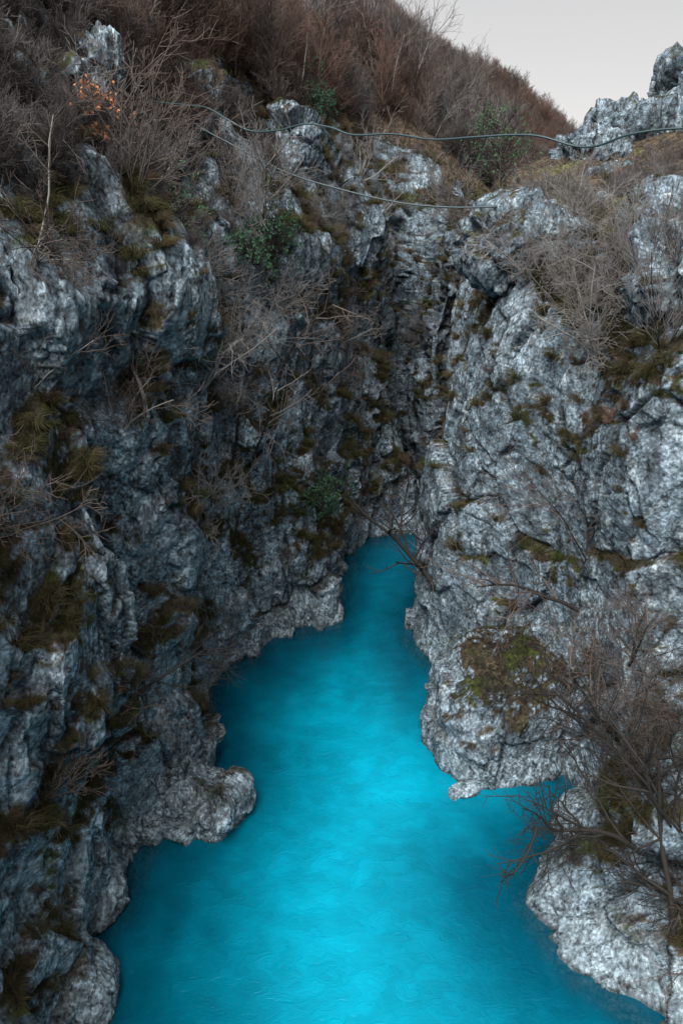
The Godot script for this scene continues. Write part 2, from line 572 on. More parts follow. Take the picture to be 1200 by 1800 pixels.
func make_cliffs() -> void:
	var g := wall_grid(left_uprights(), 0.105, true)
	left_grid = rock_surface(g.p, g.nu, g.nv, Vector3(1.3, 2.8, 1.3), 0.12, 1.0, 0.0)
	tag(mesh_node("left_cliff", left_grid.mesh, mat.rock), "tall grey fractured limestone cliff on the left bank of the river", "", "", "structure")
	g = wall_grid(right_uprights(), 0.105, false)
	right_grid = rock_surface(g.p, g.nu, g.nv, Vector3(1.7, 2.2, 1.7), -0.35, 0.66, -0.12)
	tag(mesh_node("right_cliff", right_grid.mesh, mat.rock), "pale broad limestone cliff on the right bank of the river", "", "", "structure")
	for i in left_grid.nu:
		left_edge.append(left_grid.p[i * left_grid.nv + left_grid.nv - 1])
	for i in right_grid.nu:
		right_edge.append(right_grid.p[i * right_grid.nv + right_grid.nv - 1])


# ------------------------------------------------------------------ hills

func left_hill(x: float, z: float) -> float:
	var y := 12.0 - 0.235 * z - 0.78 * x
	y += n_big.get_noise_2d(x * 0.35, z * 0.35) * 3.0 * smoothstep(10.0, 60.0, Vector2(x + 6.0, z + 25.0).length())
	y += 0.06 * maxf(x - 20.0, 0.0) - 9.0 * smoothstep(52.0, 8.0, x) * smoothstep(110.0, 220.0, -z)
	return y + n_mid.get_noise_2d(x, z) * 0.5


func right_hill(x: float, z: float) -> float:
	var y := 21.2 + 0.07 * (-z - 45.0) + 0.25 * (x + 0.22 * z)
	return y + n_big.get_noise_2d(x * 0.8 + 300.0, z * 0.8) * 0.8 + n_mid.get_noise_2d(x, z) * 0.3


func edge_x(edge: PackedVector3Array, z: float) -> float:
	var best := 1e9
	var x := 0.0
	for k in range(0, edge.size(), 3):
		var d := absf(edge[k].z - z)
		if d < best:
			best = d
			x = edge[k].x
	return x


func inside_left(x: float, z: float, xe: float) -> float:  # metres inside the gorge, beyond the cliff's edge
	if z < -53.0:
		return minf(x - remap(maxf(z, -67.0), -53.0, -67.0, -2.6, 2.2), z + 71.0)
	return x - xe


func hill_grid(xs: PackedFloat32Array, zs: PackedFloat32Array, left: bool) -> ArrayMesh:
	var nu := zs.size()
	var nv := xs.size()
	var p := PackedVector3Array()
	for i in nu:
		var z := zs[i]
		var xe := edge_x(left_edge if left else right_edge, z)
		for j in nv:
			var x := xs[j]
			var y := left_hill(x, z) if left else right_hill(x, z)
			if left:
				y = lerpf(y, -8.0, smoothstep(0.0, 3.0, inside_left(x, z, xe)))
				if z < -230.0:
					y -= (z + 230.0) * (z + 230.0) * 0.01
			else:
				if z < -52.0:
					xe = 9.0 + (-z - 52.0) * 0.2
				y = lerpf(y, -8.0, smoothstep(0.0, 3.0, xe - x))
				if z < -75.0:
					y -= (-z - 75.0) * 0.35
			p.append(Vector3(x, y, z))
	var n := PackedVector3Array()
	var c := PackedColorArray()
	for i in nu:
		for j in nv:
			var d := (p[mini(i + 1, nu - 1) * nv + j] - p[maxi(i - 1, 0) * nv + j]).cross(p[i * nv + mini(j + 1, nv - 1)] - p[i * nv + maxi(j - 1, 0)]).normalized()
			n.append(d)
			var q := p[i * nv + j]
			var m := n_moss.get_noise_3d(q.x * 0.5, q.y * 0.5, q.z * 0.5)
			var col := mixc(Color(0.1, 0.075, 0.06), Color(0.15, 0.115, 0.075), 0.5 + m)
			col = mixc(col, Color(0.16, 0.18, 0.06), smoothstep(0.25, 0.5, n_stain.get_noise_3d(q.x * 0.3, 0, q.z * 0.3)) * smoothstep(90.0, 40.0, -q.z))
			c.append(col)
	return grid_mesh(p, n, c, nu, nv)


func make_hills() -> void:
	var xs := PackedFloat32Array()
	var zs := PackedFloat32Array()
	var x := -180.0
	while x < 130.0:
		xs.append(x)
		x += 0.5 if x > -24.0 and x < 20.0 else clampf(absf(x + 2.0) * 0.05, 0.7, 4.0)
	var z := 20.0
	while z > -270.0:
		zs.append(z)
		z -= 0.6 if z < -8.0 and z > -75.0 else (2.0 if z > -120.0 else 3.5)
	zs.reverse()
	tag(mesh_node("left_hillside", hill_grid(xs, zs, true), mat.earth), "steep brown wooded hillside rising above the left cliff to the skyline", "", "", "structure")
	xs = PackedFloat32Array()
	zs = PackedFloat32Array()
	x = 2.0
	while x < 100.0:
		xs.append(x)
		x += 0.4 if x < 32.0 else 2.0
	z = 20.0
	while z > -125.0:
		zs.append(z)
		z -= 0.5 if z < -15.0 and z > -85.0 else 2.0
	zs.reverse()
	tag(mesh_node("right_hillside", hill_grid(xs, zs, false), mat.earth), "brushy slope above the right cliff climbing to the crags", "", "", "structure")


# ------------------------------------------------------------------ river

func bank_points(uprights: Array) -> PackedVector2Array:
	var out := PackedVector2Array()
	for i in range(uprights.size() - 1):
		for k in 4:
			var t := k / 4.0
			out.append(Vector2(uprights[i][0], uprights[i][1]).lerp(Vector2(uprights[i + 1][0], uprights[i + 1][1]), t))
	return out


func make_river() -> void:
	var banks := bank_points(left_uprights())
	banks.append_array(bank_points(right_uprights()))
	var p := PackedVector3Array()
	var n := PackedVector3Array()
	var c := PackedColorArray()
	var uv := PackedVector2Array()
	var cell := 0.35
	var nu := int(84.0 / cell)
	var nv := int(54.0 / cell)
	for i in nu:
		for j in nv:
			var q := Vector2(-13.0 + j * cell, -70.0 + i * cell)
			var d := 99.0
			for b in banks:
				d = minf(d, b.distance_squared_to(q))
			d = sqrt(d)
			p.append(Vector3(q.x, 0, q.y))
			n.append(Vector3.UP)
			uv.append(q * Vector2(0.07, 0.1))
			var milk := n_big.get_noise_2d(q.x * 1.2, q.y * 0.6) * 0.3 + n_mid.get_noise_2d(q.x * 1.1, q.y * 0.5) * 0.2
			var deep := smoothstep(0.0, 9.0, d + milk * 1.2)  # bank distance, not depth: shade of the walls painted into the water colour
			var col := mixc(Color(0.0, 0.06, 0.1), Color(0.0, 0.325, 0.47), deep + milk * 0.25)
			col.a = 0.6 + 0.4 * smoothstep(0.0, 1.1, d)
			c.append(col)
	var arr := []
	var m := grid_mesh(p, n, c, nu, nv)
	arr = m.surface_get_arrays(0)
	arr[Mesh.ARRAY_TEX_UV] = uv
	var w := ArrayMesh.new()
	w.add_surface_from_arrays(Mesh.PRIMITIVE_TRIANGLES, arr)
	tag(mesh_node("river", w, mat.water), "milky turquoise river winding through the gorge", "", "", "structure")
	var bed := PackedVector3Array()
	for i in 2:
		for j in 2:
			bed.append(Vector3(-14.0 + 60.0 * j, -2.6, -72.0 + 90.0 * i))
	var up := PackedVector3Array([Vector3.UP, Vector3.UP, Vector3.UP, Vector3.UP])
	var dark := PackedColorArray()
	for i in 4:
		dark.append(Color(0.12, 0.14, 0.14))
	tag(mesh_node("river_bed", grid_mesh(bed, up, dark, 2, 2), mat.rock), "stony bed under the river", "", "", "structure")


# ------------------------------------------------------------------ rocks

func boulder(at: Vector3, half: Vector3, turn: float, square: float, size: Vector3, strength: float, green: float, detail: int) -> ArrayMesh:
	var pts := PackedVector3Array()
	var nu := detail * 2
	var nv := detail
	var b := Basis(Vector3.UP, turn)
	for i in nu:
		for j in nv:
			var u := -TAU * i / (nu - 1.0)
			var v := -PI / 2 + PI * j / (nv - 1.0)
			var d := Vector3(cos(v) * cos(u), sin(v), cos(v) * sin(u))
			var k := pow(pow(absf(d.x), square) + pow(absf(d.y), square) + pow(absf(d.z), square), -1.0 / square)
			pts.append(at + b * (d * k * half))
	var g := rock_surface(pts, nu, nv, size, 0.2, strength, green)
	var p: PackedVector3Array = g.p
	for i in p.size():
		p[i] -= at
	for j in nv:
		p[(nu - 1) * nv + j] = p[j]
	for i in nu:
		p[i * nv] = p[0]
		p[i * nv + nv - 1] = p[nv - 1]
	return grid_mesh(p, g.n, g.c, nu, nv)


func put_rock(called: String, label: String, category: String, at: Vector3, half: Vector3, turn: float, square: float, size: Vector3, strength: float, green: float, detail: int, group: String = "") -> void:
	var o := mesh_node(called, boulder(at, half, turn, square, size, strength, green, detail), mat.rock)
	o.position = at
	tag(o, label, category, group)


func make_rocks() -> void:
	put_rock("boulder", "huge rounded pale boulder with a brown turf top at the foot of the right cliff", "boulder", Vector3(7.1, 1.2, -29.0), Vector3(3.4, 4.2, 3.1), 0.3, 2.6, Vector3(1.3, 1.0, 1.3), 0.6, 0.02, 110)
	put_rock("rock_ledge", "pale rock ledge jutting into the river from the left cliff foot", "rock", Vector3(-6.2, 0.1, -24.7), Vector3(2.2, 1.6, 1.25), -0.4, 6.0, Vector3(1.0, 0.8, 1.0), 0.85, -0.3, 80)
	put_rock("stone", "small wet pale stone in the water at the boulder's tip", "stone", Vector3(5.2, 0.08, -25.75), Vector3(0.75, 0.42, 0.5), 0.3, 2.4, Vector3(0.6, 0.4, 0.6), 0.2, -0.6, 40)
	put_rock("rock_block", "pale smooth rock block in the corner of the small right bay", "rock", Vector3(9.6, 0.5, -23.6), Vector3(1.3, 1.3, 1.1), 0.5, 2.6, Vector3(0.8, 0.6, 0.8), 0.3, -0.5, 60)
	put_rock("rock_shelf", "rounded layered rock shelf at the water's edge of the near left bank", "rock", Vector3(-8.8, 0.1, -16.6), Vector3(1.7, 1.9, 1.5), 0.2, 3.0, Vector3(1.0, 0.5, 1.0), 0.35, -0.3, 70)
	put_rock("crag", "pale blocky crag right beside the notch of sky", "crag", Vector3(18.6, 22.8, -66.0), Vector3(2.7, 3.0, 3.0), 0.3, 4.0, Vector3(1.0, 1.5, 1.0), 1.3, -0.5, 70)
	put_rock("crag", "long pale crag ridge behind the blocky crag", "crag", Vector3(23.6, 23.8, -68.5), Vector3(4.6, 3.6, 3.0), -0.2, 4.0, Vector3(1.0, 1.5, 1.0), 1.3, -0.5, 80)
	put_rock("crag", "highest dark crag at the right end of the skyline", "crag", Vector3(28.6, 26.5, -71.0), Vector3(3.2, 4.2, 3.0), 0.1, 4.0, Vector3(1.0, 1.5, 1.0), 1.3, -0.4, 70)
	put_rock("crag", "pale rock step on the slope below the crag ridge", "crag", Vector3(19.5, 21.4, -58.0), Vector3(3.6, 1.9, 2.0), -0.3, 3.0, Vector3(1.0, 1.2, 1.0), 0.7, -0.3, 60)
	put_rock("crag", "small pale outcrop among the bushes of the right slope", "crag", Vector3(15.2, 21.0, -46.0), Vector3(2.0, 1.5, 1.4), 0.4, 3.0, Vector3(0.9, 1.1, 0.9), 0.6, -0.3, 50)
	put_rock("outcrop", "rounded pale rock dome on the right cliff top under the thin cable's end", "rock", Vector3(8.0, 20.6, -37.0), Vector3(2.6, 2.0, 2.6), 0.2, 2.6, Vector3(1.0, 1.0, 1.0), 0.7, -0.25, 70)
	put_rock("outcrop", "pale jointed rock step above the lone many-stemmed shrub of the right cliff", "rock", Vector3(12.8, 20.3, -29.0), Vector3(2.2, 2.1, 2.6), 0.5, 3.6, Vector3(0.8, 1.1, 0.8), 1.1, -0.25, 70)
	put_rock("outcrop", "grey rock rib in the bushes behind the pale jointed rock step", "rock", Vector3(13.2, 21.2, -35.5), Vector3(1.8, 2.0, 2.4), -0.3, 3.0, Vector3(0.9, 1.2, 0.9), 0.7, -0.2, 60)
	rng.seed = 17
	for a in [["pale outcrop on the grassy slope beside the white-stemmed sapling", -5.8, -52.0, 1.1], ["tall grey outcrop under the left end of the upper cable", -9.6, -36.0, 1.3], ["grey outcrop between the two cables on the left slope", -7.0, -43.0, 1.2], ["grey outcrop beside the rust-leaved tree", -10.4, -29.0, 0.9], ["rock rib below the left end of the thin cable", -9.0, -32.5, 0.9], ["pale outcrop at the brow of the far left cliff", -2.4, -48.0, 1.6], ["small outcrop in the brush high above the far left cliff", -6.5, -66.0, 1.8]]:
		var k: float = a[3]
		put_rock("outcrop", a[0], "rock", Vector3(a[1], left_hill(a[1], a[2]) - k * 0.45, a[2]), Vector3(k * 0.9, k * 1.0, k * 0.9), rng.randf() * 3.0, 2.8, Vector3(0.8, 1.3, 0.8), 0.8, 0.0, 54)


# ------------------------------------------------------------------ plants

class Twigs:
	var v := PackedVector3Array()
	var n := PackedVector3Array()
	var i := PackedInt32Array()

	func tube(path: PackedVector3Array, r0: float, r1: float, sides: int) -> void:
		var base := v.size()
		var m := path.size()
		for k in m:
			var d := (path[mini(k + 1, m - 1)] - path[maxi(k - 1, 0)]).normalized()
			var a := d.cross(Vector3(0.31, 0.2, 0.93)).normalized()
			var b := d.cross(a)
			var r := lerpf(r0, r1, float(k) / (m - 1))
			for e in sides:
				var w := TAU * e / sides
				var q := a * cos(w) + b * sin(w)
				v.append(path[k] + q * r)
				n.append(q)
		for k in m - 1:
			for e in sides:
				var p0 := base + k * sides + e
				var p1 := base + k * sides + (e + 1) % sides
				i.append_array(PackedInt32Array([p0, p0 + sides, p1, p1, p0 + sides, p1 + sides]))

	func leaf(at: Vector3, along: Vector3, up: Vector3, long: float, wide: float) -> void:
		var base := v.size()
		var side := along.cross(up).normalized()
		var nn := side.cross(along).normalized()
		v.append_array(PackedVector3Array([at, at + along * long * 0.5 + side * wide + nn * wide * 0.3, at + along * long, at + along * long * 0.5 - side * wide + nn * wide * 0.3]))
		n.append_array(PackedVector3Array([nn, nn, nn, nn]))
		i.append_array(PackedInt32Array([base, base + 2, base + 1, base, base + 3, base + 2]))

	func mesh() -> ArrayMesh:
		var arr := []
		arr.resize(Mesh.ARRAY_MAX)
		arr[Mesh.ARRAY_VERTEX] = v
		arr[Mesh.ARRAY_NORMAL] = n
		arr[Mesh.ARRAY_INDEX] = i
		var m := ArrayMesh.new()
		m.add_surface_from_arrays(Mesh.PRIMITIVE_TRIANGLES, arr)
		return m


func any_way() -> Vector3:
	return Vector3(rng.randfn(), rng.randfn(), rng.randfn()).normalized()


# One limb and everything that grows on it. levels left: the limb itself goes into `wood` where it is the trunk, its twigs into `crown`.
func limb(wood: Twigs, crown: Twigs, at: Vector3, way: Vector3, long: float, r: float, left: int, f: Dictionary, tips: PackedVector3Array) -> void:
	var segs := 6 if left >= 3 else (4 if left == 2 else (3 if left == 1 else 2))
	var path := PackedVector3Array([at])
	var d := way
	for k in segs:
		d = (d + any_way() * f.crook + Vector3.UP * f.rise * (1.0 if left < f.levels else 0.4)).normalized()
		path.append(path[k] + d * long / segs)
	wood.tube(path, r, maxf(r * 0.35, f.thin * 0.6), 6 if r > 0.06 else (5 if r > 0.03 else 3))
	if left == 0:
		tips.append(path[segs])
		return
	var many: int = f.many[f.levels - left]
	for k in many:
		var t := lerpf(f.from if left == f.levels else 0.2, 1.0, (k + rng.randf()) / many) * segs
		var s := mini(int(t), segs - 1)
		var p := path[s].lerp(path[s + 1], t - s)
		var own := (path[s + 1] - path[s]).normalized()
		var out := (any_way().cross(own)).normalized()
		var spread := deg_to_rad(rng.randf_range(f.spread * 0.6, f.spread * 1.4))
		var go := (own * cos(spread) + out * sin(spread)).normalized()
		var grow: float = long * rng.randf_range(0.4, 0.72) * (1.15 - 0.45 * t / segs)
		limb(crown, crown, p, go, grow, maxf(r * 0.48, f.thin), left - 1, f, tips)


func form(stems: int, levels: int, many: Array, spread: float, crook: float, rise: float, from: float, thin: float) -> Dictionary:
	return {"stems": stems, "levels": levels, "many": many, "spread": spread, "crook": crook, "rise": rise, "from": from, "thin": thin}


# A bare woody plant `tall` metres high: {trunk, crown, tips}
func woody(tall: float, girth: float, lean: Vector3, f: Dictionary) -> Dictionary:
	var wood := Twigs.new()
	var crown := Twigs.new()
	var tips := PackedVector3Array()
	for k in f.stems:
		var way := lean
		var long := tall
		if f.stems > 1:
			var a: float = TAU * (k + rng.randf()) / f.stems
			way = (lean + Vector3(cos(a), 0, sin(a)) * rng.randf_range(0.15, 0.75)).normalized()
			long *= rng.randf_range(0.4, 1.0)
		limb(wood, crown, Vector3(0, -0.15, 0), way, long, girth * (1.0 if f.stems == 1 else rng.randf_range(0.6, 1.0)), f.levels, f, tips)
	return {"trunk": wood.mesh(), "crown": crown.mesh(), "tips": tips}


# The spot on a cliff nearest to `p`, a little inside the rock; far from both cliffs p itself.
func rooted(p: Vector3) -> Vector3:
	var best := 6.0
	var at := p
	for g in [left_grid, right_grid]:
		var q: PackedVector3Array = g.p
		for k in range(0, q.size(), 3):
			var d := q[k].distance_squared_to(p)
			if d < best:
				best = d
				at = q[k] - g.n[k] * 0.12
	return at


func place_tree(called: String, label: String, category: String, at: Vector3, tall: float, girth: float, lean: Vector3, f: Dictionary, bark: Material, twig: Material) -> Node3D:
	var t := thing(called, label, category, rooted(at))
	var w := woody(tall, girth, lean.normalized(), f)
	mesh_node("trunk" if f.stems == 1 else "stems", w.trunk, bark, t)
	mesh_node("crown", w.crown, twig, t)
	t.set_meta("tips", w.tips)
	return t


func leaves_on(t: Node3D, share: float, long: float, wide: float, m: Material, per: int = 3) -> void:
	var l := Twigs.new()
	for p in t.get_meta("tips"):
		if rng.randf() > share:
			continue
		for k in per:
			var d := any_way()
			l.leaf(p + any_way() * 0.12, (d + Vector3.DOWN * 0.4).normalized(), any_way(), long * rng.randf_range(0.7, 1.2), wide)
	tag(mesh_node("leaves", l.mesh(), m, t), "", "", "", "stuff")


func in_view(p: Vector3, margin: float) -> bool:
	var q := (p - eye) * aim
	if q.z > -2.0:
		return false
	var k := tan(deg_to_rad(32.5)) * margin
	return absf(q.y / q.z) < k and absf(q.x / q.z) < k * 0.7


func copies(called: String, mesh: Mesh, m: Material, places: Array, tints: Array, label: String) -> void:
	var mm := MultiMesh.new()
	mm.transform_format = MultiMesh.TRANSFORM_3D
	mm.use_colors = true
	mm.mesh = mesh
	mm.instance_count = places.size()
	for k in places.size():
		mm.set_instance_transform(k, places[k])
		mm.set_instance_color(k, tints[k])
	var o := MultiMeshInstance3D.new()
	o.name = numbered(called)
	o.multimesh = mm
	o.material_override = m
	add_child(o)
	tag(o, label, "", "", "stuff")


func whole(w: Dictionary) -> ArrayMesh:
	var a: Array = w.trunk.surface_get_arrays(0)
	var b: Array = w.crown.surface_get_arrays(0)
	var t := Twigs.new()
	t.v = a[Mesh.ARRAY_VERTEX]
	t.n = a[Mesh.ARRAY_NORMAL]
	t.i = a[Mesh.ARRAY_INDEX]
	var base := t.v.size()
	t.v.append_array(b[Mesh.ARRAY_VERTEX])
	t.n.append_array(b[Mesh.ARRAY_NORMAL])
	for k in b[Mesh.ARRAY_INDEX]:
		t.i.append(k + base)
	return t.mesh()


func upright(p: Vector3, size: float) -> Transform3D:
	var b := Basis(Vector3.UP, rng.randf() * TAU) * Basis(Vector3.RIGHT, rng.randfn() * 0.12)
	return Transform3D(b.scaled(Vector3(size, size * rng.randf_range(0.8, 1.2), size)), p)


func brush_tint(p: Vector3) -> Color:
	var red := clampf(0.5 + n_moss.get_noise_3d(p.x * 0.12, p.y * 0.12, p.z * 0.12) * 3.0 + rng.randfn() * 0.2, 0.0, 1.0)
	var c := mixc(Color(0.062, 0.056, 0.054), Color(0.07, 0.047, 0.038), red)
	return c * rng.randf_range(0.6, 1.5)


# Grid vertices of a cliff that pass a test, picked at random.
func footholds(g: Dictionary, count: int, test: Callable) -> Array:
	var out := []
	var tries := 0
	var p: PackedVector3Array = g.p
	var n: PackedVector3Array = g.n
	while out.size() < count and tries < count * 60:
		tries += 1
		var k := rng.randi_range(0, p.size() - 1)
		if in_view(p[k], 1.16) and test.call(p[k], n[k]):
			out.append([p[k], n[k]])
	return out


func make_plants() -> void:
	rng.seed = 41
	# --- brush on the left hillside: the nearest bushes one by one, the wood behind them as one mass
	var shrubs := []
	var broom := form(6, 2, [8, 6], 34.0, 0.2, 0.1, 0.2, 0.009)
	var tangle := form(5, 2, [8, 7], 48.0, 0.3, 0.05, 0.15, 0.009)
	for k in 3:
		shrubs.append(woody(1.7, 0.03, Vector3.UP, broom))
	for k in 3:
		shrubs.append(woody(1.45, 0.028, Vector3.UP, tangle))
	var young := []
	for k in 3:
		young.append(woody(3.2, 0.05, Vector3.UP, form(1, 3, [10, 6, 4], 38.0, 0.1, 0.08, 0.2, 0.012)))
	var tones := [mat.twig, mat.twig_red, mat.twig_grey]
	var spots := []
	while spots.size() < 14000:
		var u := rng.randf()
		var z := -18.0 - 240.0 * u * u
		var x := rng.randf_range(-0.62, 0.34) * -z - 4.0 * rng.randf()
		var p := Vector3(x, left_hill(x, z), z)
		if inside_left(x, z, edge_x(left_edge, z)) > -0.2 or not in_view(p, 1.18):
			continue
		if z > -46.0 and rng.randf() < 0.12:
			continue
		if n_stain.get_noise_3d(x * 0.12, 0, z * 0.12) > 0.2 and rng.randf() < 0.85:
			continue
		spots.append(p)
	spots.sort_custom(func(a: Vector3, b: Vector3) -> bool: return a.distance_squared_to(eye) < b.distance_squared_to(eye))
	var first := []
	first.resize(6)
	var mass := []
	var tint := []
	for k in 6:
		mass.append([])
		tint.append([])
	var tall_mass := [[], [], []]
	var tall_tint := [[], [], []]
	for k in spots.size():
		var p: Vector3 = spots[k]
		var kind := rng.randi_range(0, 5)
		if k < 240:
			var far := p.z < -40.0
			var o: Node3D
			if first[kind] == null:
				o = thing("leafless_bush", "", "bush", p)
				mesh_node("stems", shrubs[kind].trunk, tones[kind % 3], o)
				mesh_node("crown", shrubs[kind].crown, tones[kind % 3], o)
				first[kind] = o
			else:
				o = first[kind].duplicate()
				o.name = numbered("leafless_bush")
				add_child(o)
			o.transform = upright(p, rng.randf_range(0.7, 1.25))
			tag(o, "leafless %s bush on the brown slope %s" % [["grey-brown", "reddish", "pale grey"][kind % 3], "above the far end of the left cliff" if far else "above the near left cliff"], "bush", "leafless bushes on the left hillside")
		elif rng.randf() < 0.16 or (p.z < -120.0 and rng.randf() < 0.4):
			var t := rng.randi_range(0, 2)
			tall_mass[t].append(upright(p, rng.randf_range(0.7, 1.3)))
			tall_tint[t].append(brush_tint(p) * 1.1)
		else:
			mass[kind].append(upright(p, rng.randf_range(0.5, 1.7) * (1.0 if p.z > -100.0 else 1.35)))
			tint[kind].append(brush_tint(p))
	for k in 6:
		copies("brushwood", whole(shrubs[k]), mat.tint, mass[k], tint[k], "brown leafless brushwood covering the hillside")
	for k in 3:
		copies("hillside_wood", whole(young[k]), mat.tint, tall_mass[k], tall_tint[k], "bare young trees of the hillside wood")
	# --- brush on the right slope
	mass = [[], [], [], [], [], []]
	tint = [[], [], [], [], [], []]
	var got := 0
	var one := []
	one.resize(6)
	while got < 430:
		var z := rng.randf_range(-22.0, -80.0)
		var x := rng.randf_range(0.1, 0.46) * -z
		var p := Vector3(x, right_hill(x, z), z)
		var xe := edge_x(right_edge, z) if z > -52.0 else 9.0 + (-z - 52.0) * 0.2
		if x < xe + 0.5 or not in_view(p, 1.15):
			continue
		if z < -58.0 and rng.randf() < 0.6:
			continue
		if z > -36.0 and rng.randf() < 0.6:
			continue
		got += 1
		var kind := rng.randi_range(0, 5)
		if got % 6 == 0:
			var o: Node3D
			if one[kind] == null:
				o = thing("leafless_bush", "", "bush", p)
				mesh_node("stems", shrubs[kind].trunk, mat.twig_grey, o)
				mesh_node("crown", shrubs[kind].crown, mat.twig_grey, o)
				one[kind] = o
			else:
				o = one[kind].duplicate()
				o.name = numbered("leafless_bush")
				add_child(o)
			o.transform = upright(p, rng.randf_range(0.45, 0.8) * (1.0 if z > -50.0 else 0.6))
			tag(o, "leafless grey bush on the slope between the right cliff and the crags", "bush", "leafless bushes on the right slope")
		else:
			mass[kind].append(upright(p, rng.randf_range(0.35, 0.75) * (1.0 if z > -50.0 else 0.6)))
			tint[kind].append(brush_tint(p).lerp(Color(0.09, 0.085, 0.085), 0.6))
	for k in 6:
		copies("slope_brushwood", whole(shrubs[k]), mat.tint, mass[k], tint[k], "grey leafless brushwood on the slope below the crags")
	# --- low scrub and turf on the ledges of both cliffs
	var tuft := Twigs.new()
	for k in 90:
		var a := rng.randf() * TAU
		var lean := rng.randf_range(0.1, 1.0)
		var root := Vector3(cos(a), 0, sin(a)) * rng.randf() * 0.12
		var way := Vector3(cos(a) * lean, 1.0 - lean * 0.5, sin(a) * lean).normalized()
		var long := rng.randf_range(0.25, 0.5)
		var mid := root + way * long * 0.6
		var end := mid + (way + Vector3.DOWN * 0.9).normalized() * long * 0.5
		tuft.tube(PackedVector3Array([root, mid, end]), 0.007, 0.002, 3)
	var tuft_mesh := tuft.mesh()
	var ledge := func(p: Vector3, n: Vector3) -> bool:
		return p.y > 2.5 and n.y > 0.3 and n_moss.get_noise_3d(p.x, p.y * 0.8, p.z) * 1.5 + n.y * 1.1 > 0.62
	for side in 2:
		var g := left_grid if side == 0 else right_grid
		var places := []
		var tints := []
		for s in footholds(g, 3600 if side == 0 else 1500, ledge):
			places.append(upright(s[0] - s[1] * 0.04, rng.randf_range(0.5, 1.6)))
			var green := clampf(0.35 + rng.randfn() * 0.35, 0.0, 1.0)
			tints.append(mixc(Color(0.075, 0.058, 0.034), Color(0.034, 0.043, 0.013), green) * rng.randf_range(0.6, 1.2))
		copies("ledge_grass", tuft_mesh, mat.tint, places, tints, "brown and green grass hanging from ledges of the %s cliff" % ["left", "right"][side])
		mass = [[], [], [], [], [], []]
		tint = [[], [], [], [], [], []]
		var scrub := func(p: Vector3, n: Vector3) -> bool:
			var high := smoothstep(8.0, 24.0, p.y)
			return p.y > 4.0 and n.y > 0.35 and rng.randf() < 0.12 + 0.88 * high * high and n_moss.get_noise_3d(p.x * 0.6, p.y * 0.5, p.z * 0.6) > 0.2 - 0.45 * high
		for s in footholds(g, 330 if side == 0 else 170, scrub):
			var kind := rng.randi_range(0, 5)
			var out: Vector3 = s[1]
			var t := upright(s[0], rng.randf_range(0.3, 0.75))
			t.basis = Basis(Quaternion(Vector3.UP, (Vector3.UP + out * 0.5).normalized())) * t.basis
			mass[kind].append(t)
			tint[kind].append(brush_tint(s[0]) * rng.randf_range(0.8, 1.5))
		for k in 6:
			copies("cliff_scrub", whole(shrubs[k]), mat.tint, mass[k], tint[k], "small bare scrub rooted in cracks of the %s cliff" % ["left", "right"][side])
	var brow := [[], [], [], [], [], []]
	var brow_tint := [[], [], [], [], [], []]
	for f in footholds(left_grid, 620, func(p: Vector3, n: Vector3) -> bool: return p.y > 23.0 and p.z > -44.0 and n.y > 0.1 and rng.randf() < smoothstep(22.5, 25.5, p.y)):
		var kind := rng.randi_range(0, 5)
		brow[kind].append(upright(f[0], rng.randf_range(0.5, 1.2)))
		brow_tint[kind].append(brush_tint(f[0]) * 0.85)
	for k in 6:
		copies("brow_brushwood", whole(shrubs[k]), mat.tint, brow[k], brow_tint[k], "dark bare brushwood on the brow of the left cliff")
	make_single_trees()
	make_cliff_shrubs()


